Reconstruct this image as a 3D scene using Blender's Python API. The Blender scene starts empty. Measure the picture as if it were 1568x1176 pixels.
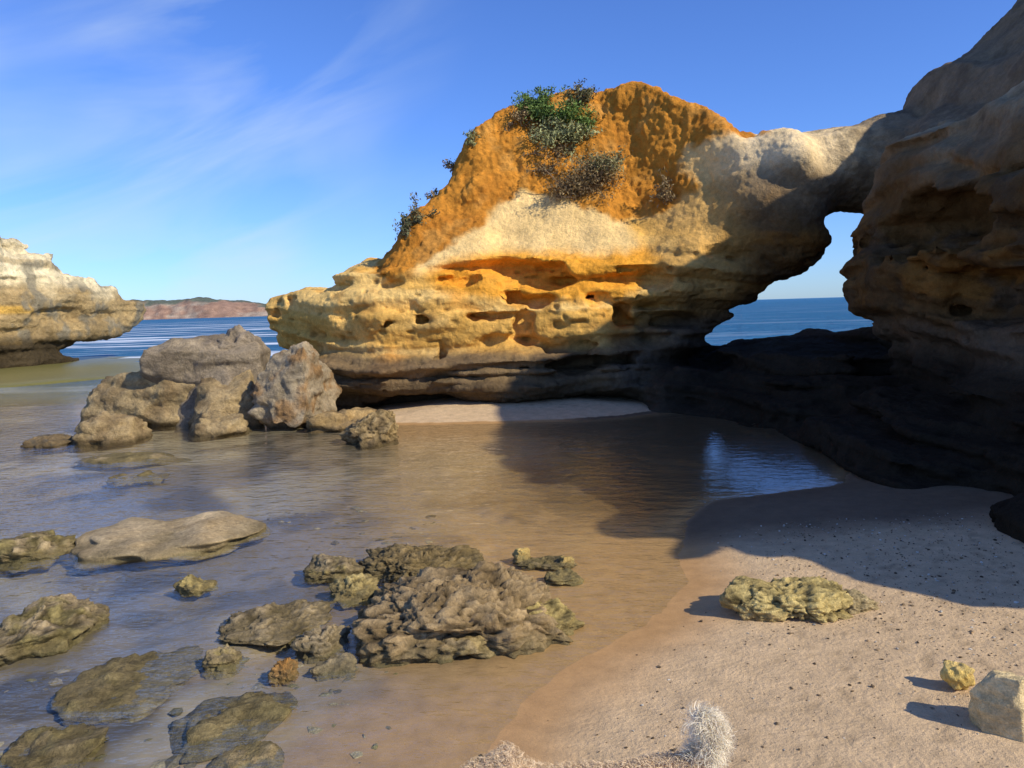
import bpy, bmesh, math, random
import numpy as np
from mathutils import Vector, Matrix
random.seed(5); rng=np.random.default_rng(5)
scene=bpy.context.scene
H=1.6
# ---------------- camera ----------------
PITCH=math.radians(5.73); ROLL=math.radians(-1.72)
R=(Matrix.Rotation(math.radians(90)-PITCH,3,'X') @ Matrix.Rotation(ROLL,3,'Z'))
cam=bpy.data.cameras.new("camera"); co=bpy.data.objects.new("camera",cam)
scene.collection.objects.link(co); scene.camera=co
co.matrix_world=Matrix.Translation((0,0,H)) @ R.to_4x4()
cam.lens=27; cam.sensor_width=36; cam.clip_end=20000; cam.clip_start=0.05
# image pixel helpers
def pixel_ray(px,py):
    return R @ Vector(((px-784)/1176,(588-py)/1176,-1))
def at(px,py,Y):
    d=pixel_ray(px,py); k=Y/d.y
    return np.array([d.x*k,Y,H+d.z*k])
def gnd(px,py,z=0):
    d=pixel_ray(px,py); k=(z-H)/d.z
    return np.array([d.x*k,d.y*k,z])
# ---------------- numpy noise ----------------
def _h(ix,iy,iz,seed):
    h=(ix*np.uint32(73856093))^(iy*np.uint32(19349663))^(iz*np.uint32(83492791))^np.uint32((seed*2654435761)&0xffffffff)
    h=(h^(h>>np.uint32(13)))*np.uint32(1274126177)
    h=(h^(h>>np.uint32(15)))*np.uint32(2246822519)
    h=h^(h>>np.uint32(16))
    return h.astype(np.float32)*np.float32(2/4294967295.0)-1
def vn(x,y,z,seed=0):
    x=np.asarray(x,dtype=np.float32);y=np.asarray(y,dtype=np.float32);z=np.asarray(z,dtype=np.float32)
    x,y,z=np.broadcast_arrays(x,y,z)
    fx=np.floor(x);fy=np.floor(y);fz=np.floor(z)
    tx=x-fx;ty=y-fy;tz=z-fz
    ix=fx.astype(np.int64).astype(np.uint32);iy=fy.astype(np.int64).astype(np.uint32);iz=fz.astype(np.int64).astype(np.uint32)
    tx=tx*tx*tx*(tx*(tx*6-15)+10);ty=ty*ty*ty*(ty*(ty*6-15)+10);tz=tz*tz*tz*(tz*(tz*6-15)+10)
    o=np.uint32(1)
    def lx(a,b): return _h(ix,a,b,seed)*(1-tx)+_h(ix+o,a,b,seed)*tx
    c0=lx(iy,iz)*(1-ty)+lx(iy+o,iz)*ty
    c1=lx(iy,iz+o)*(1-ty)+lx(iy+o,iz+o)*ty
    return c0*(1-tz)+c1*tz
def fbm(P,f,oct=4,seed=0,gain=.5):
    r=0;a=1;s=0
    x,y,z=P
    for i in range(oct):
        X=x*.8+y*.36+z*.48;Y=-x*.6+y*.48+z*.64;Z=-y*.8+z*.6
        r=r+a*vn(x*f+i*17.3,y*f+i*9.1,z*f+i*3.7,seed+i);s+=a
        x,y,z=X,Y,Z;f*=2.03;a*=gain
    return r/s
def sst(a,b,x):
    t=np.clip((x-a)/(b-a),0,1);return t*t*(3-2*t)
def smin(a,b,k):
    h=np.clip(.5+.5*(b-a)/k,0,1);return b*(1-h)+a*h-k*h*(1-h)
def smax(a,b,k): return -smin(-a,-b,k)
def polysdf(X,Z,P):
    P=np.asarray(P,float);d=np.full(X.shape,1e9);ins=np.zeros(X.shape,bool)
    n=len(P)
    for i in range(n):
        ax,az=P[i];bx,bz=P[(i+1)%n]
        ex,ez=bx-ax,bz-az;wx=X-ax;wz=Z-az
        t=np.clip((wx*ex+wz*ez)/(ex*ex+ez*ez+1e-12),0,1)
        d=np.minimum(d,(wx-ex*t)**2+(wz-ez*t)**2)
        c=((az>Z)!=(bz>Z))
        with np.errstate(divide='ignore',invalid='ignore'):
            xi=ax+(Z-az)*ex/(ez if ez!=0 else 1e-9)
        ins^=(c&(X<xi))
    d=np.sqrt(d);return np.where(ins,-d,d)
# ---------------- mesh helpers ----------------
def mesh_np(name,V,F,mat=None,smooth=True,col=None,link=True,extra=None):
    me=bpy.data.meshes.new(name)
    V=np.asarray(V,dtype=np.float32);F=np.asarray(F,dtype=np.int32);k=F.shape[1]
    me.vertices.add(len(V));me.vertices.foreach_set('co',V.ravel())
    me.loops.add(F.size);me.loops.foreach_set('vertex_index',F.ravel())
    me.polygons.add(len(F));me.polygons.foreach_set('loop_start',np.arange(0,F.size,k,dtype=np.int32))
    me.update(calc_edges=True);me.validate()
    me.polygons.foreach_set('use_smooth',np.full(len(me.polygons),smooth))
    if col is not None: setcol(me,col)
    if extra is not None:
        a=me.attributes.new('wet','FLOAT','POINT');a.data.foreach_set('value',np.asarray(extra,dtype=np.float32))
    if mat: me.materials.append(mat)
    ob=bpy.data.objects.new(name,me)
    if link: scene.collection.objects.link(ob)
    return ob
def setcol(me,col):
    c=np.ones((len(me.vertices),4),dtype=np.float32);c[:,:3]=np.clip(col,0.004,.9)
    a=me.attributes.get('Col') or me.attributes.new('Col','FLOAT_COLOR','POINT')
    a.data.foreach_set('color',c.ravel())
def getV(me):
    a=np.empty(len(me.vertices)*3,dtype=np.float32);me.vertices.foreach_get('co',a);return a.reshape(-1,3)
def getN(me):
    a=np.empty(len(me.vertices)*3,dtype=np.float32);me.vertex_normals.foreach_get('vector',a);return a.reshape(-1,3)
def surfnets(F,org,h):
    nx,ny,nz=F.shape;S=(F<0)
    c=np.zeros((nx-1,ny-1,nz-1),np.int8)
    for a in (0,1):
        for b in (0,1):
            for d in (0,1):
                c+=S[a:nx-1+a,b:ny-1+b,d:nz-1+d]
    act=(c>0)&(c<8);I,J,K=np.nonzero(act)
    idx=np.full(act.shape,-1,np.int32);idx[I,J,K]=np.arange(len(I))
    cor=[(a,b,d) for a in (0,1) for b in (0,1) for d in (0,1)]
    val={q:F[I+q[0],J+q[1],K+q[2]] for q in cor}
    acc=np.zeros((len(I),3));cnt=np.zeros(len(I))
    for q in cor:
        for ax in range(3):
            if q[ax]==0:
                r=list(q);r[ax]=1;r=tuple(r)
                a=val[q];b=val[r];m=(a<0)!=(b<0)
                t=np.where(m,a/np.where(m,a-b,1),0)
                p=np.tile(np.array(q,float),(len(I),1));p[:,ax]+=t
                acc[m]+=p[m];cnt[m]+=1
    V=(acc/cnt[:,None]+np.stack([I,J,K],1))*h+np.array(org)
    Fs=[]
    for ax in range(3):
        sl0=[slice(1,-1)]*3;sl1=[slice(1,-1)]*3
        sl0[ax]=slice(0,-1);sl1[ax]=slice(1,None)
        A=S[tuple(sl0)];B=S[tuple(sl1)];m=A!=B
        i=np.array(np.nonzero(m));off=np.ones(3,int);off[ax]=0
        i=i+off[:,None];u=(ax+1)%3;w=(ax+2)%3
        def cell(du,dw):
            q=i.copy();q[u]-=du;q[w]-=dw;return idx[q[0],q[1],q[2]]
        Q=np.stack([cell(1,1),cell(0,1),cell(0,0),cell(1,0)],1)
        fl=A[m]
        Q[~fl]=Q[~fl][:,::-1]
        Fs.append(Q)
    Q=np.concatenate(Fs);Q=Q[(Q>=0).all(1)]
    return V,Q
def keep_big(V,Q,minv=4000):
    lab=np.arange(len(V))
    while True:
        m=lab[Q].min(1);new=lab.copy()
        for k in range(4): np.minimum.at(new,Q[:,k],m)
        new=new[new]
        if (new==lab).all(): break
        lab=new
    u,inv,c=np.unique(lab,return_inverse=True,return_counts=True)
    ok=c[inv]>=minv
    Q=Q[ok[Q].all(1)];ren=np.cumsum(ok)-1
    return V[ok],ren[Q]
def subdiv(ob,lv=1):
    m=ob.modifiers.new('s','SUBSURF');m.levels=lv;m.render_levels=lv
    dg=bpy.context.evaluated_depsgraph_get();dg.update()
    me=bpy.data.meshes.new_from_object(ob.evaluated_get(dg))
    ob.modifiers.clear();old=ob.data;ob.data=me;me.name=ob.name;bpy.data.meshes.remove(old)
# ---------------- materials ----------------
class NT:
    def __init__(s,mat):
        s.t=mat.node_tree;s.n=s.t.nodes;s.l=s.t.links
    def a(s,ty,**kw):
        n=s.n.new(ty)
        for k,v in kw.items():
            if k=='ins':
                for q,w in v.items():
                    if isinstance(w,bpy.types.NodeSocket): s.l.new(w,n.inputs[q])
                    else: n.inputs[q].default_value=w
            else: setattr(n,k,v)
        return n
    def noise(s,co,sc,det=4,rough=.6):
        return s.a('ShaderNodeTexNoise',ins={'Vector':co,'Scale':sc,'Detail':det,'Roughness':rough})
    def rng(s,v,a,b,c,d):
        return s.a('ShaderNodeMapRange',ins={'Value':v,1:a,2:b,3:c,4:d}).outputs[0]
    def math(s,op,a,b):
        return s.a('ShaderNodeMath',operation=op,ins={0:a,1:b}).outputs[0]
    def mul(s,c,f):
        n=s.a('ShaderNodeVectorMath',operation='SCALE');s.l.new(c,n.inputs[0]);s.l.new(f,n.inputs['Scale']);return n.outputs[0]
def newmat(name):
    m=bpy.data.materials.new(name);m.use_nodes=True
    return m
def rockmat(name,scale=1.0,bump=.5,rough=.92,spec=.2,var=.35,pits=.10):
    m=newmat(name);t=NT(m);b=t.n['Principled BSDF']
    co=t.a('ShaderNodeTexCoord').outputs['Object']
    att=t.a('ShaderNodeAttribute',attribute_name='Col')
    n1=t.noise(co,2.2*scale,6,.65);n2=t.noise(co,14*scale,5,.7);n3=t.noise(co,60*scale,3,.7)
    f1=t.rng(n1.outputs[0],.3,.7,1-var,1+var);f2=t.rng(n2.outputs[0],.3,.7,1-var*.8,1+var*.7)
    f3=t.rng(n3.outputs[0],.3,.7,1-var*.5,1+var*.5)
    f=t.math('MULTIPLY',t.math('MULTIPLY',f1,f2),f3)
    t.l.new(t.mul(att.outputs['Color'],f),b.inputs['Base Color'])
    vo=t.a('ShaderNodeTexVoronoi',ins={'Vector':co,'Scale':9*scale})
    pit=t.rng(vo.outputs['Distance'],0,.35,0,1)
    hh=t.math('ADD',t.math('MULTIPLY',n2.outputs[0],1.2),t.math('ADD',t.math('MULTIPLY',n3.outputs[0],.35),t.math('MULTIPLY',pit,pits)))
    bp=t.a('ShaderNodeBump',ins={'Strength':bump,'Distance':.08/scale,'Height':hh})
    t.l.new(bp.outputs[0],b.inputs['Normal'])
    b.inputs['Roughness'].default_value=rough;b.inputs['Specular IOR Level'].default_value=spec
    return m
M_cliff=rockmat('cliff_rock',1.0,.62,var=.24,spec=.05,pits=.06)
M_far=rockmat('headland_rock',.45,.8,spec=.1)
M_rock=rockmat('reef_rock',3.0,.7,var=.38,spec=.1)
M_boul=rockmat('boulder_rock',1.6,.8,var=.38,spec=.1,pits=.07)

# ================= SEA ARCH =================
h=.055
xs=np.arange(-5.8,10.2,h,dtype=np.float32);ys=np.arange(1.4,16.6,h,dtype=np.float32);zs=np.arange(-.5,8.6,h,dtype=np.float32)
XX,ZZ=np.meshgrid(xs,zs,indexing='ij')
top=[(432,465),(470,450),(512,444),(530,412),(560,394),(590,400),(614,382),(630,340),(655,308),(680,280),(688,250),(710,215),(740,190),(762,163),(800,143),(850,129),(885,120),(940,119),(985,140),(1040,170),(1100,193),(1130,213),(1180,205),(1240,205),(1300,203),(1400,180),(1500,160)]
hole=[(1500,314),(1340,310),(1290,305),(1258,307),(1236,325),(1219,350),(1238,378),(1218,402),(1192,412),(1166,418),(1147,444),(1127,466),(1100,492),(1074,514),(1064,560),(1060,640)]
left=[(505,660),(500,600),(500,560),(488,535),(445,528),(434,490)]
def YP(px): return float(np.interp(px,[1000,1180],[14.0,12.4]))
poly=[at(a,b,YP(a))[[0,2]] for a,b in top+hole]
poly+= [np.array([poly[-1][0],-1.5]),np.array([at(505,640,14)[0],-1.5])]
poly+= [at(a,b,14.0)[[0,2]] for a,b in left]
s2=polysdf(XX,ZZ,poly).astype(np.float32)
ycx=np.interp(xs,[1.8,4.4],[14.0,12.4]);Tm=np.interp(xs,[1.6,3.4],[2.7,.95]);D=np.interp(xs,[-4.3,-2.5,1.6,3.4],[.7,1.6,1.6,.60])
q=np.clip(1+s2/D[:,None],0,None).astype(np.float32)
Yb=ys[None,:,None]
F=np.sqrt(q[:,None,:]**2+(((Yb-ycx[:,None,None])/Tm[:,None,None]).astype(np.float32))**2)
F=((F-1)*np.minimum(D,Tm)[:,None,None]).astype(np.float32)
zf=np.interp(zs,[0,.22,.3,.5,.54,.6,.86,.95,1.3,1.55,1.6,1.68,2.2,2.42,2.7,3.25,5.9],[11.95,11.95,11.75,11.70,11.86,11.72,11.80,12.10,12.02,12.0,12.12,12.04,12.08,12.35,12.7,13.1,14.1])
xf=np.interp(xs,[-4,-3,-2,0,1.2,2.2,3.2,4.5],[1.4,.5,.1,0,.0,-.05,-.7,-2.5])
yf=(zf[None,:]+xf[:,None]).astype(np.float32)
F=smax(F,(yf[:,None,:]-Yb)*.8,.2).astype(np.float32)
ul=[at(p,q_,11.9) for p,q_ in [(560,640),(600,622),(700,610),(800,603),(900,607),(960,622),(1010,642)]]
zu=np.interp(xs,[a[0] for a in ul],[a[2]+.02 for a in ul])
cut=np.maximum(ZZ-zu[:,None],-10)
cut=np.maximum(cut,np.maximum(-2.3-XX,XX-2.2)).astype(np.float32)
F=smax(F,-np.maximum(cut[:,None,:],Yb-12.8),.05).astype(np.float32)
# right cliff
X3=xs[:,None,None];Z3=zs[None,None,:]
zt=np.interp(xs,[3.4,4.2,5,5.5,6.15,6.4,6.75,7.1,8,9,10],[2.6,3.1,3.6,3.85,4.12,4.65,4.8,5.1,6.05,7.0,7.5])[:,None]+np.clip((9.2-ys)*.3,0,1.0)[None,:]*np.clip((xs-6.0)/1.8,0,1)[:,None]-np.clip(ys-12.6,0,9)[None,:]*.8
FB=((Z3-zt[:,:,None])*.75).astype(np.float32)
xw=4.0+np.interp(ys,[1.5,3,5,7,8.5,9.5,11,12.4,14,16],[.5,.5,.25,.13,.03,.33,1.17,1.8,2.7,3.4])[:,None]+np.interp(zs,[0,.9,1.5,2.3,3.0,5],[.1,.3,.05,-.1,.30,.6])[None,:]
FB=smax(FB,(xw[None,:,:]-X3).astype(np.float32),.4)
FB=smax(FB,(2.3-ys)[None,:,None].astype(np.float32),.6)
FB=smax(FB,(ys-15.6)[None,:,None].astype(np.float32),.8).astype(np.float32)
F=smin(F,FB,.2).astype(np.float32);del FB
xfoot=np.interp(ys,[1.5,2.8,4.3,5.5,7.3,9,10.4,11.2],[4.6,4.2,2.95,2.95,3.1,3.15,2.9,2.0])
tt=xs[:,None]-xfoot[None,:]
ap=np.interp(tt,[-.6,-.1,0,.12,.5,.9,1.4,2.4],[-1.2,-.6,-.25,.14,.34,.6,.85,1.1])
sill=sst(10.7,11.5,ys)[None,:]*sst(1.7,2.3,xs)[:,None]*1.2-.36
ap=np.where(ys[None,:]>9.4,np.minimum(ap,.84),ap)
ap=np.maximum(ap,sill)
FC=((Z3-ap[:,:,None])*.7).astype(np.float32)
FC=np.maximum(FC,(ys-14.6)[None,:,None].astype(np.float32))
FC=np.maximum(FC,(2.0-ys)[None,:,None].astype(np.float32))
FC=np.maximum(FC,(1.6-xs)[:,None,None].astype(np.float32))
F=smin(F,FC,.12).astype(np.float32);del FC
def cave(px,py,Y,rx,ry,rz):
    global F
    c=at(px,py,Y);m=1.6
    i0,i1=np.searchsorted(xs,[c[0]-rx*m-.1,c[0]+rx*m+.1]);j0,j1=np.searchsorted(ys,[c[1]-ry*m-.1,c[1]+ry*m+.1]);k0,k1=np.searchsorted(zs,[c[2]-rz*m-.1,c[2]+rz*m+.1])
    x=xs[i0:i1,None,None];y=ys[None,j0:j1,None];z=zs[None,None,k0:k1]
    n=.25*vn(x*4,y*4,z*4,3)
    e=(np.sqrt(((x-c[0])/rx)**2+((y-c[1])/ry)**2+((z-c[2])/rz)**2)-1+n)*min(rx,rz)
    F[i0:i1,j0:j1,k0:k1]=smax(F[i0:i1,j0:j1,k0:k1],-e.astype(np.float32),.03)
for c in [(845,420,12.1,.42,.5,.24),(760,408,12.1,.75,.3,.08),(715,425,12.1,.2,.35,.14),(650,490,12.05,.17,.4,.1),(590,495,12.2,.16,.3,.09),
          (800,505,12.0,.2,.5,.24),(895,530,11.9,.5,.5,.17),(900,498,12.0,.45,.35,.07),(845,457,12.05,.4,.35,.06),(950,490,12.0,.14,.4,.2),
          (1125,250,11.9,.10,.4,.09),(1045,497,11.9,.2,.4,.07),(675,527,12.0,.06,.3,.12),(990,500,11.9,.1,.3,.15),(740,485,12.05,.3,.3,.05),
          (1470,440,7.0,.5,.5,.35),(1400,360,8.3,.5,.6,.3),(1380,520,7.5,.3,.5,.3),(1520,560,6.0,.5,.4,.25),(885,556,11.8,.5,.5,.08),(1470,330,7.2,.6,.5,.2)]:
    cave(*c)
I,J,K=np.nonzero(np.abs(F)<.5)
px_,py_,pz_=xs[I],ys[J],zs[K]
zw=pz_+.22*vn(px_*.45,py_*.45,pz_*.3,11)+.05*px_*.6
zone=sst(.9,1.15,pz_)*(1-sst(2.2,2.6,pz_))
base=1-sst(.75,1.0,pz_)
mound=1-sst(2.6,3.4,px_)
dn=.15*vn(px_*.75,py_*.75,pz_*.75,1)+.10*vn(px_*1.9,py_*1.9,pz_*1.9,2)*(1-.5*zone)
wallm=(1-mound)*(1-sst(9.5,11,py_))
archm=(1-mound)*(1-wallm)
dn+=wallm*.25*vn(px_*.9+5,py_*.9,pz_*1.2,8)
c=vn(px_*.9,py_*.9,zw*3.6,5);dn+=sst(.3,.7,c)*.15*(zone+.6*wallm*(pz_<3.4))
c=vn(px_*2.2,py_*2.2,zw*6.5,6);dn+=sst(.42,.7,c)*.09*(zone+.5*wallm)
ly=vn(px_*.4,py_*.4,zw*10,7);dn+=ly*(.16*base+.07*zone+.06*wallm+.0*archm)
rg=1-np.abs(vn(px_*1.6+3,py_*1.6,pz_*2.2,12));dn-=.05*(rg-.6)*(zone+wallm)
dn-=archm*.06*(pz_>1.2)
F[I,J,K]+=dn.astype(np.float32)
del I,J,K
V,Q=surfnets(F,(xs[0],ys[0],zs[0]),h);del F
V,Q=keep_big(V,Q)
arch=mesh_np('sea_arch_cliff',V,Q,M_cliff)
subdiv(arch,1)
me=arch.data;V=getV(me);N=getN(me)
x,y,z=V.T
zw=z+.22*vn(x*.45,y*.45,z*.3,11)+.03*x
base=(1-sst(.75,1.0,z));zone=sst(.9,1.15,z)*(1-sst(2.2,2.6,z));mound=1-sst(2.6,3.4,x)
def zonepoly(pts,Y=12.8): return polysdf(x,z,[at(a,b,Y)[[0,2]] for a,b in pts])
wob=.22*fbm((x,y,z),1.3,4,21)+.07*fbm((x,y,z),7,2,22)
dome=zonepoly([(560,300),(600,200),(700,100),(900,60),(1060,120),(1150,190),(1140,222),(1075,216),(1040,240),(1035,270),(1050,295),(1015,335),(955,345),(930,330),(850,300),(800,288),(765,312),(740,345),(690,372),(650,402),(620,432),(590,440),(570,400)],13.2)+wob
domem=1-sst(-.06,.08,dome)
cream=zonepoly([(650,412),(690,370),(740,343),(780,285),(850,295),(955,340),(965,376),(850,382),(760,384),(690,392)])+wob*.7
crm=1-sst(-.08,.2,cream)
amp=.026*fbm((x,y,z),4,3,31)*(1-.3*crm)+.024*vn(x*.9,y*.9,zw*12,32)*(.1+1.5*base+.5*zone)+.013*vn(x*2,y*2,zw*26,33)*(1.6*base+.5*zone)
bil=np.abs(vn(x*6,y*6,z*3.2,34))+.6*np.abs(vn(x*13,y*13,z*8,35))
amp=amp+domem*(.032*bil-.02+.018*vn(x*18,y*18,z*12,36)+.035*vn(x*2.2,y*2.2,z*1.0,39))+.016*fbm((x,y,z),14,2,37)*(1-.6*crm)
pit=sst(.45,.75,vn(x*7,y*7,z*12,38))*(.035*zone+.03*base)
amp=amp-pit
V=V+N*amp[:,None].astype(np.float32)
me.vertices.foreach_set('co',V.astype(np.float32).ravel());me.update()
def mix(a,b,m): return a*(1-m[:,None])+np.array(b)*m[:,None]
col=np.tile(np.array([.72,.41,.10]),(len(V),1))
n1=fbm((x,y,z),1.1,4,41);n2=vn(x*.8,y*.8,zw*5,42);n3=fbm((x,y,z),3.2,4,44)
col=mix(col,[.84,.55,.19],sst(-.1,.5,n2))
col=mix(col,[.76,.33,.05],sst(.1,.5,n1)*.8)
col=mix(col,[.50,.26,.07],sst(.15,.5,n3)*.6)
org=zonepoly([(690,382),(960,372),(1000,400),(960,450),(830,470),(690,440),(650,410)])+wob
col=mix(col,[.86,.38,.04],(1-sst(-.1,.15,org))*.9)
col=mix(col,[.90,.62,.26],crm)
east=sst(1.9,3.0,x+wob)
low=mix(np.tile(np.array([.15,.08,.028]),(len(V),1)),[.28,.125,.027],sst(.1,.5,n2)*.7)  # wall browns lowered to deepen the shade on the right cliff
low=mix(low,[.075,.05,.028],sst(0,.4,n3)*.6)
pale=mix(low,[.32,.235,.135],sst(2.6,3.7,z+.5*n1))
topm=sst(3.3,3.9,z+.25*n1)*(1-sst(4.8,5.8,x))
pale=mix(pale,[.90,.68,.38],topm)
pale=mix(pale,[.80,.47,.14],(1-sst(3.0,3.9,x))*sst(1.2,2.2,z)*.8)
pale=mix(pale,[.23,.17,.105],sst(4.8,6.0,x)*sst(2.5,3.5,z)*.8)  # upper slope toned down as part of the painted cliff shade
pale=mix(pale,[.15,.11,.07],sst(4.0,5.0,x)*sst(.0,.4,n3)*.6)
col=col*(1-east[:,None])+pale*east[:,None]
col=mix(col,[.60,.25,.036],domem)
col=mix(col,[.42,.16,.024],domem*sst(-.1,.4,n1)*.7)
col=mix(col,[.68,.34,.08],domem*sst(.1,.45,n3)*.5)
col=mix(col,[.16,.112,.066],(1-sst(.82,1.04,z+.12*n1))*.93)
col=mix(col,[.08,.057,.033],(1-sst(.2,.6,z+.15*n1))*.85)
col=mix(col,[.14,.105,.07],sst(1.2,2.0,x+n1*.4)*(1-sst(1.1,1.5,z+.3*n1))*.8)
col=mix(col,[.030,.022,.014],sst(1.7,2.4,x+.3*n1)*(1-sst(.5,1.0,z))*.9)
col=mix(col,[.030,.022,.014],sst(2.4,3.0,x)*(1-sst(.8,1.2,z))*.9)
col=col*(1-.35*sst(.2,1,np.clip(pit*25,0,1)))[:,None]
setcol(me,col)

# ================= LEFT HEADLAND =================
h2=.12
xs2=np.arange(-40,-12.5,h2,dtype=np.float32);ys2=np.arange(12,42,h2,dtype=np.float32);zs2=np.arange(-.6,7,h2,dtype=np.float32)
def YL(px): return float(np.interp(px,[-500,0,230],[20,27,33]))
tp=[(-500,300),(-200,335),(-60,345),(0,366),(30,388),(60,394),(85,392),(108,414),(150,430),(195,440),(218,458),(226,480),(220,500),(200,515),(185,545)]
pl=[at(a,b,YL(a))[[0,2]] for a,b in tp];pl+=[np.array([pl[-1][0],-2]),np.array([pl[0][0],-2])]
X2,Z2=np.meshgrid(xs2,zs2,indexing='ij')
s=polysdf(X2,Z2,pl)
yc=np.interp(xs2,[at(a,400,YL(a))[0] for a in (-500,0,230)],[20,27,33])
T=np.interp(xs2,[-22,-15],[3.2,1.6]);qq=np.clip(1+s/1.6,0,None)
F2=((np.sqrt(qq[:,None,:]**2+((ys2[None,:,None]-yc[:,None,None])/T[:,None,None])**2)-1)*1.4).astype(np.float32)
I,J,K=np.nonzero(np.abs(F2)<1.0);a,b,c=xs2[I],ys2[J],zs2[K];zz=c+.3*vn(a*.2,b*.2,c*.2,51)
up=.35+.65*(1-sst(2.2,3.2,c))
F2[I,J,K]+=(.30*vn(a*.4,b*.4,c*.5,52)+.24*vn(a*1.1,b*1.1,c*1.1,50)+.14*vn(a*2.4,b*2.4,c*2.4,49)+up*(.16*vn(a*.3,b*.3,zz*2.2,53)+.20*vn(a*.5,b*.5,zz*4.5,54)+.7*sst(.2,.6,vn(a*.5,b*.5,zz*1.7,55)))).astype(np.float32)
F2[I,J,K]+=(.45*(1-sst(.3,.7,c))).astype(np.float32)
V,Q=surfnets(F2,(xs2[0],ys2[0],zs2[0]),h2);del F2
V,Q=keep_big(V,Q,1500)
hd=mesh_np('rocky_headland',V,Q,M_far);subdiv(hd,1);me=hd.data;V=getV(me);N=getN(me);x,y,z=V.T
zz=z+.3*vn(x*.2,y*.2,z*.2,51)
V=V+N*(.16*fbm((x,y,z),1.8,5,56,.6)+.05*vn(x*.6,y*.6,zz*9,57))[:,None];me.vertices.foreach_set('co',V.astype(np.float32).ravel());me.update()
n1=fbm((x,y,z),.6,4,58);n2=vn(x*.3,y*.3,zz*3,59);n3=fbm((x,y,z),2,3,60)
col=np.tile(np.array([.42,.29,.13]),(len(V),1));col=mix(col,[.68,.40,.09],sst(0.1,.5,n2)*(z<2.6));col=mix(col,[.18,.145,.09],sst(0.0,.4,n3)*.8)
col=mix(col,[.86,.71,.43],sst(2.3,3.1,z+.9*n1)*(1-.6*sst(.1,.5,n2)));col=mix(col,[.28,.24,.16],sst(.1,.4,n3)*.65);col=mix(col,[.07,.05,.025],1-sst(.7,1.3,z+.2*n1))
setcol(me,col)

# ================= GROUND =================
def grow(a,lim,r=1.12,s0=.05):
    o=[];s=s0;v=a
    while v<lim: s*=r;v+=s;o.append(v)
    return np.array(o)
gx=np.arange(-6.5,5.0,.04);g1=grow(0,5000);gx=np.concatenate([-6.5-g1[::-1],gx,5.0+g1])
gy=np.arange(1.6,13.0,.04);gy=np.concatenate([1.6-grow(0,60)[::-1],gy,13.0+g1])
GX,GY=np.meshgrid(gx,gy,indexing='ij')
shore=[gnd(a,b)[:2] for a,b in [(720,1176),(765,1112),(830,1055),(900,1012),(960,975),(1015,940),(1058,892),(1045,850),(1060,800),(1100,770),(1190,752),(1290,738),(1330,700)]]
shore=[np.array([-.4,-3.])]+shore+[np.array([4.2,9.0]),np.array([12,9.]),np.array([12,-3.])]
d1=-polysdf(GX,GY,shore)
d2=-polysdf(GX,GY,[(-2.2,10.75),(-1.0,10.55),(0.6,10.5),(1.6,10.75),(2.3,11.2),(2.6,14.5),(-2.4,14.5)])
nz_=fbm((GX,GY,0*GX),.8,3,61)
nf=fbm((GX,GY,0*GX),2.5,4,68)
d=np.maximum(d1,d2)+.10*nz_*np.clip(1-np.abs(d1),0.2,1)+.03*nf
dry=.17*(1-np.exp(-np.clip(d,0,None)*.55))+np.where(d2>0,.05*sst(0,1.5,d2),0)
wetz=-np.minimum(.03*np.clip(-d,0,None),.14)
GZ=np.where(d>0,dry,wetz)
GZ+=.010*nz_*sst(0,.4,np.abs(d))+.004*fbm((GX,GY,0*GX),6,2,62)*sst(-.2,.3,d)
reef=sst(.0,.5,fbm((GX,GY,0*GX),1.3,4,63))*sst(.5,1.6,-d)
GZ+=reef*.05
GZ=np.where(d<-.35,np.minimum(GZ,-.012),GZ)
far=sst(15,22,GY)+sst(9,20,np.abs(GX))*(GY<15)
GZ=GZ-np.clip(far,0,1)*1.2
rf=-polysdf(GX,GY,[(-30,18.5),(-12.5,18.5),(-10.2,20.5),(-9.5,25),(-12,29),(-16,34),(-30,30)])
rm=sst(-.6,.5,rf+1.2*nz_)
GZ=GZ*(1-rm)+rm*(.04+.07*fbm((GX,GY,0*GX),1.1,3,64))
nx_,ny_=GX.shape
V=np.stack([GX.ravel(),GY.ravel(),GZ.ravel()],1);ii=np.arange(nx_*ny_).reshape(nx_,ny_)
Q=np.stack([ii[:-1,:-1].ravel(),ii[1:,:-1].ravel(),ii[1:,1:].ravel(),ii[:-1,1:].ravel()],1)
x,y,z=V.T;dd=d.ravel();n=nz_.ravel();f2=nf.ravel()
isback=d2.ravel()>0.15
col=np.tile(np.array([.60,.425,.245]),(len(V),1))
wet=1-sst(.02,.45,dd+.12*n+.06*f2)
wet=np.where(isback,.0,wet)
# dark wet sand by the cliff, painted darker still to deepen the shade
damp_shade=sst(4.6,5.4,y+.3*n+.15*f2)*sst(.4,1.1,x+.2*n)*sst(-.1,.05,dd)*(~isback)
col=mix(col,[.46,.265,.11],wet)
col=mix(col,[.115,.078,.046],damp_shade*.9)
wet=wet*(1-damp_shade)+damp_shade*.25
sub=1-sst(-2.2,-.5,dd+.3*f2)
col=mix(col,[.40,.265,.125],sub*(1-damp_shade))
lf=sst(.0,1.8,-x-.15*(y-4)+.7*n)*(1-sst(-.5,.0,dd))
lf=np.maximum(lf,sst(.5,3.0,-x+.5*n)*(y<9)*(1-sst(-.5,.0,dd)))
col=mix(col,[.185,.145,.095],lf)
col=mix(col,[.07,.055,.032],lf*sst(.0,.3,f2)*.85)
col=mix(col,[.38,.30,.18],lf*sst(.10,.3,fbm((x,y,0*x),.9,3,67))*.75)
col=mix(col,[.20,.125,.05],(1-lf)*sst(.1,.5,fbm((x,y,0*x),1.7,4,69))*(1-sst(-1.4,-.5,dd))*.6)
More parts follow.
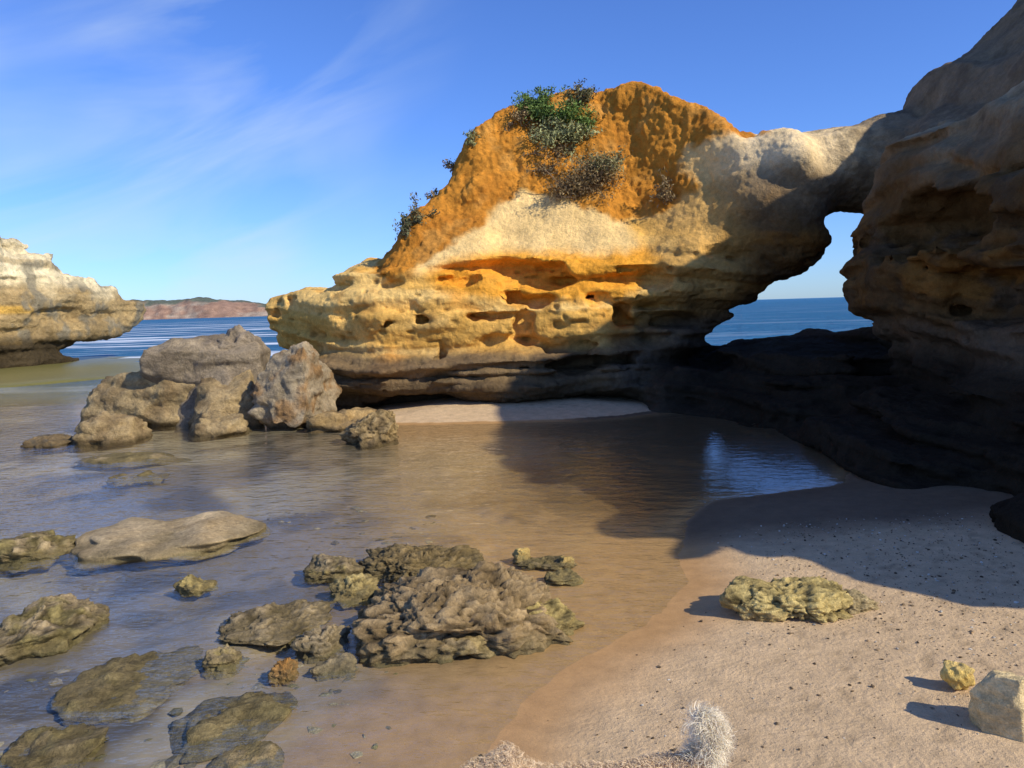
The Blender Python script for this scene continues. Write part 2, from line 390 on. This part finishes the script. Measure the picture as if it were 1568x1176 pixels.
pool_shade=sst(-.4,.7,x+.3*n)*sst(5.0,6.2,y+.3*n)*(1-sst(-.3,.05,dd))  # pool bottom painted darker where the cliff's shade falls
col=mix(col,[.11,.07,.036],pool_shade*.88)
col=mix(col,[.16,.145,.04],rm.ravel()*.9)
shell=sst(.35,.6,fbm((x,y,0*x),30,2,66))*sst(.3,1.0,dd)*(x>0)
col=mix(col,[.26,.18,.10],shell*.5*(1-damp_shade))
Ms=newmat('sand');t=NT(Ms);b=t.n['Principled BSDF'];cc=t.a('ShaderNodeTexCoord').outputs['Object'];at_=t.a('ShaderNodeAttribute',attribute_name='Col')
aw=t.a('ShaderNodeAttribute',attribute_name='wet')
n1=t.noise(cc,260,2,.8);n2=t.noise(cc,9,5,.65);n3=t.noise(cc,45,3,.6)
f=t.math('MULTIPLY',t.rng(n1.outputs[0],.3,.7,.78,1.22),t.rng(n2.outputs[0],.3,.7,.85,1.15))
t.l.new(t.mul(at_.outputs['Color'],f),b.inputs['Base Color'])
t.l.new(t.rng(aw.outputs['Fac'],0,1,.95,.38),b.inputs['Roughness']);b.inputs['Specular IOR Level'].default_value=.2
hh=t.math('ADD',t.math('MULTIPLY',n1.outputs[0],.25),t.math('ADD',t.math('MULTIPLY',n3.outputs[0],.6),t.math('MULTIPLY',n2.outputs[0],1.0)))
bs=t.rng(aw.outputs['Fac'],0,1,.75,.12)
bp=t.a('ShaderNodeBump',ins={'Strength':bs,'Distance':.02,'Height':hh});t.l.new(bp.outputs[0],b.inputs['Normal'])
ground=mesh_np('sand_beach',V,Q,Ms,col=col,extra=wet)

# ================= WATER =================
Mw=newmat('sea_water');t=NT(Mw);t.n.remove(t.n['Principled BSDF']);out=t.n['Material Output']
cc=t.a('ShaderNodeTexCoord').outputs['Object']
mp=t.a('ShaderNodeMapping',ins={'Vector':cc,'Scale':(1,1.9,1)}).outputs[0]
mp=t.a('ShaderNodeMapping',ins={'Vector':mp,'Rotation':(0,0,.35)}).outputs[0]
a1=t.noise(mp,4.5,3,.55);a2=t.noise(mp,20,3,.5);a3=t.noise(mp,.7,5,.65)
sep=t.a('ShaderNodeSeparateXYZ',ins={0:cc})
fary=t.rng(sep.outputs['Y'],12,40,0,1)
calm=t.rng(sep.outputs['X'],.3,2.0,1,.22)
hh=t.math('ADD',t.math('MULTIPLY',a1.outputs[0],.022),t.math('MULTIPLY',a2.outputs[0],.004))
hh=t.math('MULTIPLY',hh,calm)
hh=t.math('ADD',hh,t.math('MULTIPLY',t.math('MULTIPLY',a3.outputs[0],fary),.9))
bp=t.a('ShaderNodeBump',ins={'Strength':1.0,'Distance':1.0,'Height':hh})
fr=t.a('ShaderNodeFresnel',ins={'IOR':1.33,'Normal':bp.outputs[0]})
# seen from beneath, the thin sheet is treated as clear (no total internal reflection)
geo=t.a('ShaderNodeNewGeometry')
fr2=t.math('MULTIPLY',fr.outputs[0],t.rng(geo.outputs['Backfacing'],0,1,1.0,0))
tr=t.a('ShaderNodeBsdfTransparent',ins={'Color':(.92,.95,.94,1)})
gl=t.a('ShaderNodeBsdfGlossy',ins={'Color':(1,1,1,1),'Roughness':.03,'Normal':bp.outputs[0]})
m1=t.a('ShaderNodeMixShader',ins={0:fr2,1:tr.outputs[0],2:gl.outputs[0]})
df=t.a('ShaderNodeBsdfDiffuse',ins={'Color':(.03,.14,.27,1),'Normal':bp.outputs[0]})
gl2=t.a('ShaderNodeBsdfGlossy',ins={'Color':(.8,.88,.95,1),'Roughness':.18,'Normal':bp.outputs[0]})
m2=t.a('ShaderNodeMixShader',ins={0:t.math('MULTIPLY',fr.outputs[0],.55),1:df.outputs[0],2:gl2.outputs[0]})
mf=t.a('ShaderNodeMapping',ins={'Vector':cc,'Scale':(.05,.22,1)}).outputs[0]
fo=t.noise(mf,1.0,6,.65)
foam=t.math('MULTIPLY',t.rng(fo.outputs[0],.51,.60,0,.85),t.rng(sep.outputs['Y'],300,60,0,1))
foam=t.math('MULTIPLY',foam,t.rng(sep.outputs['X'],0,-8,.12,1))
wd=t.a('ShaderNodeBsdfDiffuse',ins={'Color':(.7,.75,.8,1)})
m3=t.a('ShaderNodeMixShader',ins={0:foam,1:m2.outputs[0],2:wd.outputs[0]})
df2=t.rng(sep.outputs['Y'],15,27,0,1)
m4=t.a('ShaderNodeMixShader',ins={0:df2,1:m1.outputs[0],2:m3.outputs[0]})
t.l.new(m4.outputs[0],out.inputs['Surface'])
wx=np.concatenate([-20-grow(0,7000,1.4,2)[::-1],np.arange(-20,20.1,2),20+grow(0,7000,1.4,2)]);wy=np.concatenate([np.arange(-20,60,2),60+grow(0,9000,1.4,2)])
WX,WY=np.meshgrid(wx,wy,indexing='ij');n_,m_=WX.shape;ii=np.arange(n_*m_).reshape(n_,m_)
water=mesh_np('sea_water',np.stack([WX.ravel(),WY.ravel(),0*WX.ravel()],1),np.stack([ii[:-1,:-1].ravel(),ii[1:,:-1].ravel(),ii[1:,1:].ravel(),ii[:-1,1:].ravel()],1),Mw)

# ================= DISTANT HEADLAND =================
Mh=rockmat('distant_hill',.06,.5)
u=np.linspace(0,1,240);v=np.linspace(0,1,40)
U,Vv=np.meshgrid(u,v,indexing='ij')
pxs=np.array([60,150,235,270,300,340,380,420,450,520,560]);pys=np.array([470,462,457,456,454,457,460,466,470,480,489])
pu=60+U*500;topz=np.interp(pu[:,0],pxs,[at(a,b,700)[2] for a,b in zip(pxs,pys)])
bx=np.interp(pu[:,0],pxs,[at(a,480,700)[0] for a in pxs])
prof=np.interp(Vv,[0,.1,.35,.5,.75,1],[-.15,.02,.6,.85,1,.3]);dep=Vv*120
X_=bx[:,None]+0*Vv;Y_=660+dep+22*fbm((X_*.03,dep*.01,0*X_),1,4,71)
X_=X_*(Y_/700)
Zz=topz[:,None]*prof*(1+.22*fbm((X_,dep,0*X_),.05,4,72))
n_,m_=X_.shape;ii=np.arange(n_*m_).reshape(n_,m_)
x=X_.ravel();y=Y_.ravel();z=Zz.ravel()
col=np.tile(np.array([.33,.18,.10]),(len(x),1));nn=fbm((x,y,z),.05,4,73)
col=mix(col,[.42,.31,.21],sst(0,.3,nn));col=mix(col,[.06,.085,.045],sst(.4,.55,(Vv.ravel())+.35*nn)*(x<at(400,480,700)[0]+60*nn)*.95)
col=mix(col,[.08,.09,.05],sst(.7,.8,Vv.ravel()+.2*nn)*.6)
mesh_np('distant_headland',np.stack([x,y,z],1),np.stack([ii[:-1,:-1].ravel(),ii[1:,:-1].ravel(),ii[1:,1:].ravel(),ii[:-1,1:].ravel()],1),Mh,col=col*.85+.05)

# ================= BOULDERS & ROCKS =================
def ico(sub):
    bm=bmesh.new();bmesh.ops.create_icosphere(bm,subdivisions=sub,radius=1)
    V=np.array([v.co for v in bm.verts]);Fc=np.array([[v.index for v in f.verts] for f in bm.faces]);bm.free();return V,Fc
ICO={k:ico(k) for k in (1,5,6)}
def rock(name,pos,size,seed,mat,c1,c2,rough=.05,cuts=5,cutd=.72,rot=0,sub=5,box=2.6,wetc=(.15,.115,.055),knob=0,tilt=0,kf=1.0,strat=.5,ff=1.6):
    V,Fc=ICO[sub];V=V.copy();r=np.random.default_rng(seed)
    V=V/((np.abs(V)**box).sum(1)**(1/box))[:,None]
    V*=(1+.28*vn(V[:,0]*1.1+seed*3.1,V[:,1]*1.1,V[:,2]*1.1,seed)+.16*vn(V[:,0]*2.7,V[:,1]*2.7,V[:,2]*2.7,seed+1))[:,None]
    for i in range(cuts):
        nrm=r.normal(size=3);nrm[2]=abs(nrm[2])*.8;nrm/=np.linalg.norm(nrm)
        dd=V@nrm-cutd*r.uniform(.85,1.15);V=V-np.clip(dd,0,None)[:,None]*nrm*.92
    nr=V/np.linalg.norm(V,axis=1)[:,None]
    S=np.array(size);P=V*S
    if tilt: 
        c,s_=math.cos(tilt),math.sin(tilt);P=np.stack([P[:,0]*c-P[:,2]*s_,P[:,1],P[:,0]*s_+P[:,2]*c],1)
    c,s_=math.cos(rot),math.sin(rot);P=np.stack([P[:,0]*c-P[:,1]*s_,P[:,0]*s_+P[:,1]*c,P[:,2]],1)
    P=P+np.array(pos)
    sc=float(np.mean(S));f=ff/sc
    x,y,z=P.T
    am=rough*(fbm((x,y,z),f,5,seed+5,.65)*1.3+strat*vn(x*f*.7,y*f*.7,z*f*4,seed+7))
    if knob: 
        f_=f*kf
        wx_=x+.1/f_*vn(x*f_*3,y*f_*3,z*f_*3,3)*3
        b=1-np.abs(vn(wx_*f_*2,y*f_*2,z*f_*2,seed+8))*2;b2=1-np.abs(vn(wx_*f_*4.5,y*f_*4.5,z*f_*4.5,seed+9))*2
        b3=vn(x*f_*10,y*f_*10,z*f_*10,seed+10)
        am=am-knob*(.8*sst(.3,1,b)+.8*sst(.2,1,b2)-.35*b3)+knob*.5
    P=P+nr*am[:,None]
    n=fbm(P.T,f*1.2,4,seed+11)
    col=np.tile(np.array(c1),(len(P),1));col=mix(col,c2,sst(-.15,.35,n))
    if knob: col=col*(1-.5*sst(.3,1,b)-.4*sst(.3,1,b2))[:,None]
    col=mix(col,wetc,(1-sst(.0,.10,P[:,2]+.05*n))*.8*(pos[2]<.5))
    return mesh_np(name,P,Fc,mat,col=col)
G1=(.38,.275,.14);G2=(.25,.175,.09);WB=(.10,.07,.035)
def bou(*a,**k): return rock('boulder',*a,wetc=WB,ff=2.2,**k)
p=gnd(225,650);bou((p[0]-.0,p[1]+.5,.22),(1.2,.8,.62),101,M_boul,(.38,.28,.145),G2,.11,9,.80,.05,6)
bou((at(318,560,11.9)[0],11.9,.66),(.98,.7,.82),118,M_boul,(.31,.245,.165),(.21,.165,.115),.08,10,.68,0,6,tilt=.5)
bou((at(358,540,11.9)[0],11.9,.84),(.42,.5,.80),119,M_boul,(.29,.23,.16),(.2,.155,.11),.06,8,.72,0,6,tilt=-.25)
bou((at(350,600,11.3)[0],11.3,.2),(.62,.6,.62),107,M_boul,G1,G2,.09,7,.75,.4,5)
bou((at(447,580,11.1)[0],11.1,.46),(.64,.7,.76),111,M_boul,(.36,.285,.185),(.32,.19,.085),.085,11,.68,.3,6)
bou((at(330,650,10.4)[0],10.5,.05),(.45,.4,.25),121,M_boul,G1,G2,.07,5,.8,.4,5)
bou((at(170,640,10.2)[0],10.2,.08),(.5,.35,.26),135,M_boul,G1,G2,.07,6,.8,.4,5)
bou((at(572,660,9.4)[0],9.4,.10),(.33,.3,.27),131,M_boul,(.40,.28,.13),G2,.06,5,.8,.2,5,knob=.02,kf=1.3)
bou((at(520,655,10.4)[0],10.6,.04),(.5,.35,.2),132,M_boul,(.42,.28,.12),G2,.06,3,.9,.2,5)
bou((at(100,660,10.4)[0],10.0,-.02),(.3,.3,.10),133,M_boul,G2,(.12,.1,.07),.05,2,.9,.2,5)
TAN=(.42,.315,.175);YEL=(.46,.35,.13);OLV=(.26,.205,.08);DK=(.10,.08,.05)
def frk(name,px,py,wpx,hm,seed,c1,c2,zc=0,asp=.6,**k):
    p=gnd(px,py);m=wpx*(p[1]+.1)/1176/2
    return rock(name,(p[0],p[1],zc),(m,m*asp*1.5,hm),seed,M_rock,c1,c2,**k)
frk('reef_rock',268,822,225,.10,201,(.54,.41,.24),(.44,.32,.17),0,.62,rough=.02,cuts=1,cutd=.95,rot=.15)
frk('reef_rock',45,846,115,.08,202,OLV,TAN,.0,.5,rough=.05,cuts=1,knob=.015)
frk('reef_rock',60,965,175,.11,203,TAN,OLV,.0,.8,rough=.05,cuts=4,knob=.012,sub=6)
frk('reef_rock',205,1035,175,.06,204,(.42,.32,.15),OLV,-.035,.7,rough=.03,cuts=1,knob=.008)
frk('reef_rock',300,898,52,.05,205,OLV,YEL,.0,.6,rough=.03)
frk('reef_rock',425,950,165,.075,206,(.40,.30,.17),TAN,-.02,.75,rough=.04,cuts=4,knob=.012,sub=6)
frk('reef_rock',492,985,85,.08,207,(.44,.34,.21),TAN,.0,.8,rough=.04,knob=.01)
frk('reef_rock',538,908,78,.07,208,(.58,.44,.17),(.44,.33,.14),.0,.6,rough=.04,knob=.01)
frk('reef_rock',515,875,85,.08,209,TAN,YEL,.01,.6,rough=.04,knob=.01)
frk('reef_rock',350,1095,195,.05,210,(.38,.30,.14),OLV,-.03,.6,rough=.03,knob=.008)
frk('reef_rock',60,1145,180,.06,211,(.3,.23,.13),OLV,-.025,.7,rough=.03,knob=.008)
frk('reef_rock',435,1030,40,.05,212,(.7,.30,.06),(.55,.28,.09),.0,.7,rough=.02,knob=.005)
frk('reef_rock',515,1020,70,.045,213,(.36,.3,.2),TAN,-.015,.6,rough=.02)
frk('reef_rock',345,1010,60,.05,214,TAN,OLV,-.01,.6,rough=.03)
frk('reef_rock',205,700,170,.05,215,OLV,TAN,-.035,.5,rough=.05)
frk('reef_rock',210,728,80,.04,216,OLV,TAN,-.03,.5,rough=.04)
frk('reef_rock',380,1160,120,.03,217,OLV,TAN,-.02,.5,rough=.02)
frk('knobbly_reef_rock',715,948,315,.16,221,(.42,.295,.15),(.29,.195,.09),.03,.6,rough=.075,cuts=7,cutd=.9,sub=6,knob=.036,rot=.1,kf=1.5,strat=0)
frk('knobbly_reef_rock',640,868,185,.085,222,(.30,.215,.10),(.22,.155,.065),.01,.5,rough=.05,cuts=4,cutd=.85,sub=6,knob=.024,kf=1.4,strat=0)
frk('reef_rock',815,955,130,.07,223,(.54,.40,.14),YEL,.015,.6,rough=.05,cuts=2,knob=.015,kf=1.6,strat=.1)
frk('reef_rock',700,988,150,.05,229,(.48,.35,.15),TAN,.01,.4,rough=.05,cuts=2,knob=.015,kf=1.6)
frk('reef_rock',835,862,100,.03,224,YEL,TAN,.0,.4,rough=.03,knob=.01)
frk('reef_rock',798,857,28,.04,225,(.75,.50,.15),YEL,.03,.8,rough=.01)
frk('reef_rock',868,862,22,.03,226,(.75,.50,.15),YEL,.02,.8,rough=.01)
frk('reef_rock',860,885,70,.03,228,YEL,OLV,.0,.5,rough=.02)
WS=(.42,.30,.14)
frk('yellow_rock',1215,945,165,.075,231,(.60,.46,.18),(.48,.36,.14),.09,.62,rough=.05,cuts=5,cutd=.82,sub=6,knob=.012,wetc=WS,kf=1.0,strat=.1)
frk('yellow_rock',1300,945,75,.04,232,(.54,.42,.22),(.44,.34,.18),.09,.6,rough=.02,wetc=WS,knob=.008)
frk('yellow_rock',1465,1086,36,.045,233,(.80,.56,.17),(.7,.5,.18),.14,.7,rough=.003,cuts=1,wetc=WS,ff=1.0)
frk('pale_rock',1535,1152,90,.17,234,(.78,.60,.31),(.68,.51,.25),.17,.75,rough=.012,cuts=9,cutd=.7,wetc=WS)

tv,tf=ICO[1]
def gz(px_,py_):
    i=np.clip(np.searchsorted(gx,px_),0,len(gx)-1);j=np.clip(np.searchsorted(gy,py_),0,len(gy)-1);return GZ[i,j]
def scatter(name,pts,smin_,sig,smax_,cols,flat=(.25,.7),sink=.25):
    PV=[];PF=[];PC=[];k=0
    for (a,b) in pts:
        s=min(rng.lognormal(smin_,sig),smax_);q=tv*np.array([s,s*rng.uniform(.5,1),s*rng.uniform(*flat)])*(1+.22*rng.normal(size=(len(tv),1)))
        an=rng.uniform(0,6.28);c,s_=math.cos(an),math.sin(an);q=np.stack([q[:,0]*c-q[:,1]*s_,q[:,0]*s_+q[:,1]*c,q[:,2]],1)
        PV.append(q+np.array([a,b,gz(a,b)+s*sink]));PF.append(tf+k);k+=len(tv)
        cc_=cols[rng.integers(0,len(cols))]
        PC.append(np.tile(np.array(cc_)*rng.uniform(.7,1.3),(len(tv),1)))
    mesh_np(name,np.concatenate(PV),np.concatenate(PF),M_rock,smooth=False,col=np.concatenate(PC))
pts=[]
while len(pts)<7000:
    X_=rng.uniform(.1,4.0,4000);Y_=rng.uniform(2.3,5.2,4000)
    dd=-polysdf(X_,Y_,shore);dens=.03+.9*np.exp(-((dd-.75)/.3)**2)*.6*sst(-.3,.3,fbm((X_,Y_,0*X_),2.5,3,84))+1.2*sst(.05,.5,fbm((X_,Y_,0*X_),1.2,3,81))*sst(.4,1,dd)+.6*sst(.5,1.6,X_-.6)
    ok=(dd>.15)&(rng.uniform(0,1.5,4000)<dens)
    pts+=list(zip(X_[ok],Y_[ok]))
scatter('pebbles',pts[:7000],-5.8,.5,.016,[(.13,.095,.06)]*4+[(.27,.19,.11)]*4+[(.65,.6,.5)]*2)
pts=[]
while len(pts)<420:
    X_=rng.uniform(-3.6,.0,2000);Y_=rng.uniform(2.3,6.5,2000)
    dd=-polysdf(X_,Y_,shore);ok=(dd<-.4)&(fbm((X_,Y_,0*X_),1.1,3,82)+rng.uniform(-.4,.4,2000)>.12)&(X_<-.3-.05*Y_)
    pts+=list(zip(X_[ok],Y_[ok]))
scatter('submerged_stones',pts[:420],-3.9,.5,.07,[(.30,.24,.14),(.22,.18,.08),(.28,.22,.13),(.15,.12,.07)],(.2,.4),-.1)

# ================= SHRUBS =================
def leafmat(name):
    m=newmat(name);t=NT(m);b=t.n['Principled BSDF'];a=t.a('ShaderNodeAttribute',attribute_name='Col')
    t.l.new(a.outputs['Color'],b.inputs['Base Color']);b.inputs['Roughness'].default_value=.7;b.inputs['Specular IOR Level'].default_value=.2;return m
M_leaf=leafmat('shrub_foliage')
bpy.context.view_layer.update()
def hit(px,py):
    d=pixel_ray(px,py).normalized();ok,l,n,i=arch.ray_cast(Vector((0,0,H)),d)
    return (np.array(l),np.array(n)) if ok else (at(px,py,14),np.array([0,-1,0]))
def tube(p0,p1,r0,r1,VV,FF,CC,c,base):
    d=p1-p0;d=d/np.linalg.norm(d);u=np.cross(d,[.3,.2,.9]);u/=np.linalg.norm(u);w=np.cross(d,u)
    for i in range(3):
        an=i*2.094;VV.append(p0+(u*math.cos(an)+w*math.sin(an))*r0)
    for i in range(3):
        an=i*2.094;VV.append(p1+(u*math.cos(an)+w*math.sin(an))*r1)
    for i in range(3): FF.append([base+i,base+(i+1)%3,base+3+(i+1)%3,base+3+i])
    CC.extend([c]*6)
def shrub(px,py,rx,rz,n,c,seed,twig=14,leaf=.035):
    r=np.random.default_rng(seed);o,nn=hit(px,py);o=o-nn*.03
    VV=[];FF=[];CC=[];tips=[]
    for i in range(twig):
        dr=r.normal(size=3);dr[2]=abs(dr[2])*.7;dr+=nn*.9;dr/=np.linalg.norm(dr)
        p=o+r.normal(size=3)*[rx*.25,.03,rz*.2];L=r.uniform(.5,1.0)
        for sgm in range(4):
            q=p+dr*np.array([rx,.8*rx,rz])*L*.33+r.normal(size=3)*.03
            tube(p,q,.012*(1-sgm*.22),.012*(1-(sgm+1)*.22)+.001,VV,FF,CC,[.16,.11,.07],len(VV))
            if sgm>0: tips.append(q)
            p=q;dr=dr+r.normal(size=3)*.35;dr/=np.linalg.norm(dr)
    tips=np.array(tips)
    m=r.integers(0,len(tips),n);cl=r.uniform(.6,1.35,len(tips))
    P=tips[m]+r.normal(size=(n,3))*np.array([rx,rx*.8,rz])*.17
    t1=r.normal(size=(n,3));t1/=np.linalg.norm(t1,axis=1)[:,None];t2=np.cross(t1,r.normal(size=(n,3)));t2/=np.linalg.norm(t2,axis=1)[:,None]
    s=leaf*r.uniform(.5,1.2,(n,1));b0=len(VV)
    L=np.concatenate([P-t1*s,P+t2*s*.35,P+t1*s,P-t2*s*.35]);
    FF+= [[b0+i,b0+n+i,b0+2*n+i,b0+3*n+i] for i in range(n)]
    cc_=np.array(c)[None]*(cl[m]*r.uniform(.7,1.3,n))[:,None];CCa=np.concatenate([np.array(CC).reshape(-1,3),np.tile(cc_,(4,1))])
    VVa=np.concatenate([np.array(VV).reshape(-1,3),L])
    return mesh_np('shrub',VVa,np.array(FF),M_leaf,smooth=False,col=CCa)
GR=(.15,.23,.055);GG=(.28,.29,.13);BR=(.24,.17,.08)
shrub(818,168,.34,.2,1800,GR,1);shrub(858,184,.5,.26,2800,GR,2);shrub(890,162,.28,.22,1200,(.22,.2,.09),3)
shrub(850,212,.5,.24,2800,GG,4,18);shrub(897,192,.28,.22,1100,GR,5);shrub(888,145,.16,.10,500,(.22,.2,.09),6)
shrub(905,290,.6,.42,3600,BR,7,34,.03);shrub(925,262,.5,.3,2600,(.24,.22,.10),8,20,.032);shrub(875,300,.4,.3,1300,BR,9,28,.028)
shrub(1028,300,.22,.28,600,BR,10,12);shrub(640,335,.24,.24,700,(.17,.16,.08),11,12);shrub(625,358,.16,.28,600,(.14,.15,.08),12,12)
shrub(690,255,.16,.12,300,BR,13,8);shrub(660,300,.16,.16,180,BR,14,8);shrub(722,218,.2,.12,350,GG,15,8);shrub(800,185,.24,.2,600,BR,16)
shrub(850,240,.35,.2,700,BR,17);shrub(835,155,.25,.15,800,GR,18);shrub(870,228,.35,.22,900,GG,19);shrub(840,262,.2,.15,250,BR,20)

# ================= DOG =================
Md=leafmat('dog_coat');Md.node_tree.nodes['Principled BSDF'].inputs['Roughness'].default_value=.9
dogroot=bpy.data.objects.new('dog',None);scene.collection.objects.link(dogroot)
Yd=2.10
hx=at(762,1165,2.08)[0];tx=at(1085,1140,2.12)[0]
vs=[((tx-.10),Yd,.180,.07),((tx-.22),Yd,.160,.072),((hx+.20),Yd,.155,.074),((hx+.13),Yd-.005,.18,.050),((hx+.05),Yd-.02,.235,.042),((hx),Yd-.03,.268,.058),((hx-.06),Yd-.035,.24,.038),((hx-.11),Yd-.04,.225,.024)]
edges=[(i,i+1) for i in range(7)]
def addv(p,par):
    vs.append(p);edges.append((par,len(vs)-1));return len(vs)-1
for sy in (-.05,.05):
    a=addv((tx-.10,Yd+sy,.13,.042),0);a=addv((tx-.135,Yd+sy,.095,.027),a);a=addv((tx-.085,Yd+sy,.06,.02),a);a=addv((tx-.095,Yd+sy,.012,.02),a);addv((tx-.125,Yd+sy,.012,.018),a)
    a=addv((hx+.19,Yd+sy,.12,.035),2);a=addv((hx+.20,Yd+sy,.07,.022),a);a=addv((hx+.19,Yd+sy,.012,.02),a);addv((hx+.16,Yd+sy,.012,.018),a)
    a=addv((hx+.02,Yd-.03+sy*.9,.28,.018),5);a=addv((hx+.03,Yd-.03+sy*1.5,.24,.022),a);addv((hx+.03,Yd-.03+sy*1.6,.20,.015),a)
a=addv((tx-.04,Yd,.24,.025),0);tailv=[(tx-.04,Yd,.25),(tx-.0,Yd,.30),(tx+.01,Yd,.345),(tx-.03,Yd,.375)]
a=addv((*tailv[1],.015),a);a=addv((*tailv[2],.015),a);a=addv((*tailv[3],.012),a)
dz=float(gz(.3,2.1))
me=bpy.data.meshes.new('body');me.from_pydata([v[:3] for v in vs],edges,[]);body=bpy.data.objects.new('body',me);scene.collection.objects.link(body)
sk=body.modifiers.new('k','SKIN')
for i,v in enumerate(vs): me.skin_vertices[0].data[i].radius=(v[3],v[3])
me.skin_vertices[0].data[1].use_root=True
s_=body.modifiers.new('s','SUBSURF');s_.levels=2;s_.render_levels=2
dg=bpy.context.evaluated_depsgraph_get();dg.update();m2=bpy.data.meshes.new_from_object(body.evaluated_get(dg));body.modifiers.clear();body.data=m2
m2.materials.clear();m2.materials.append(Md)
V=getV(m2);V[:,2]+=dz;m2.vertices.foreach_set('co',V.ravel());m2.update();N=getN(m2)
setcol(m2,np.tile(np.array([.55,.36,.20]),(len(V),1)));body.parent=dogroot
def coat(name,P,Nn,L,wid,curl,c,seg=4,spread=.35):
    r=np.random.default_rng(9);n=len(P);D=Nn+r.normal(size=(n,3))*spread;D/=np.linalg.norm(D,axis=1)[:,None]
    S=np.cross(D,r.normal(size=(n,3)));S/=np.linalg.norm(S,axis=1)[:,None];C=np.cross(D,S)
    L=L*r.uniform(.6,1.2,(n,1));ph=r.uniform(0,6.28,(n,1));rows=[]
    for i in range(seg+1):
        t_=i/seg;ce=P+D*L*t_+curl*L*(S*np.cos(ph+t_*5)+C*np.sin(ph+t_*5)-S*np.cos(ph)-C*np.sin(ph)*1)*t_
        ce[:,2]-=(L[:,0]*.25*t_*t_);w=wid*(1-t_*.8)
        rows+= [ce-S*w,ce+S*w]
    VV=np.concatenate(rows);FF=[]
    ar=np.arange(n)
    for i in range(seg): FF.append(np.stack([2*i*n+ar,(2*i+1)*n+ar,(2*i+3)*n+ar,(2*i+2)*n+ar],1))
    cc_=np.array(c)[None]*r.uniform(.8,1.15,(n,1));o=mesh_np(name,VV,np.concatenate(FF),Md,col=np.tile(cc_,(2*seg+2,1)));o.parent=dogroot
nf_=len(m2.polygons);area=np.empty(nf_,dtype=np.float32);m2.polygons.foreach_get('area',area)
fc=[list(p_.vertices) for p_ in m2.polygons];fid=rng.choice(nf_,26000,p=(area/area.sum()).astype(float)/((area/area.sum()).astype(float).sum()))
wts=rng.dirichlet([1,1,1],26000);tri=np.array([[fc[k][0],fc[k][1],fc[k][2]] if rng.uniform()<.5 or len(fc[k])<4 else [fc[k][0],fc[k][2],fc[k][3]] for k in fid])
PP=(V[tri]*wts[:,:,None]).sum(1);NN=(N[tri]*wts[:,:,None]).sum(1);ok=PP[:,2]>.03
coat('coat',PP[ok],NN[ok],.018,.0014,.6,[.74,.56,.36])
tv_=np.array(tailv);tv_[:,2]+=dz
nl=130;per=60;tt=rng.uniform(0,3,nl)**1.0;i=np.minimum(tt.astype(int),2);fr_=(tt-i)[:,None];Pl=tv_[i]*(1-fr_)+tv_[i+1]*fr_
Nl=rng.normal(size=(nl,3));Nl/=np.linalg.norm(Nl,axis=1)[:,None];Nl[:,0]+=.1;Nl[:,2]+=.1
P=np.repeat(Pl,per,0)+rng.normal(size=(nl*per,3))*.007;Nn=np.repeat(Nl,per,0)
coat('tail_plume',P,Nn,.055,.0010,.28,[.88,.76,.58],5,.16)
def blob(name,p,r,c):
    V,Fc=ICO[5];o=mesh_np(name,V*r+np.array(p),Fc,Md,col=np.tile(np.array(c),(len(V),1)));o.parent=dogroot
blob('nose',(hx-.135,Yd-.04,.23+dz),.012,[.01,.01,.01]);blob('eye_left',(hx-.05,Yd-.075,.27+dz),.009,[.01,.008,.006]);blob('eye_right',(hx-.05,Yd+.0,.275+dz),.009,[.01,.008,.006])

# ================= SKY & SUN =================
EL=math.radians(36);AZ=math.radians(124)
sd=Vector((math.sin(AZ)*math.cos(EL),math.cos(AZ)*math.cos(EL),math.sin(EL)))
L=bpy.data.lights.new('sun','SUN');L.energy=5.0;L.angle=math.radians(.5);L.color=(1,.92,.74)
lo=bpy.data.objects.new('sun',L);scene.collection.objects.link(lo);lo.rotation_euler=sd.to_track_quat('Z','Y').to_euler();lo.location=(20,-15,25)
w=bpy.data.worlds.new('World');scene.world=w;w.use_nodes=True
t=NT(w);bg=t.n['Background']
sky=t.a('ShaderNodeTexSky');sky.sky_type='NISHITA';sky.sun_disc=False;sky.sun_elevation=EL;sky.sun_rotation=AZ;sky.air_density=1.0;sky.dust_density=.2;sky.ozone_density=1.5
tint=t.a('ShaderNodeMix',data_type='RGBA',blend_type='MULTIPLY');tint.inputs['Factor'].default_value=1;t.l.new(sky.outputs[0],tint.inputs['A']);tint.inputs['B'].default_value=(.72,1.10,2.0,1)
tc=t.a('ShaderNodeTexCoord').outputs['Generated']
mp=t.a('ShaderNodeMapping',ins={'Vector':tc,'Rotation':(0,.35,0)}).outputs[0]
mp=t.a('ShaderNodeMapping',ins={'Vector':mp,'Scale':(1.0,1.0,5)}).outputs[0]
n1=t.noise(mp,2.0,8,.5);n1.inputs['Distortion'].default_value=.8
n2=t.noise(tc,2.5,3,.5)
sp=t.a('ShaderNodeSeparateXYZ',ins={0:tc})
mk=t.math('MULTIPLY',t.rng(n1.outputs[0],.42,.78,0,.75),t.rng(n2.outputs[0],.36,.6,0,1))
mk=t.math('MULTIPLY',mk,t.rng(sp.outputs['X'],.0,-.25,0,1))
mx=t.a('ShaderNodeMix',data_type='RGBA');t.l.new(mk,mx.inputs['Factor']);t.l.new(tint.outputs['Result'],mx.inputs['A']);mx.inputs['B'].default_value=(7.5,8.8,10.2,1)
t.l.new(mx.outputs['Result'],bg.inputs['Color']);bg.inputs['Strength'].default_value=.092
scene.view_settings.view_transform='Standard';scene.view_settings.look='None';scene.view_settings.exposure=0
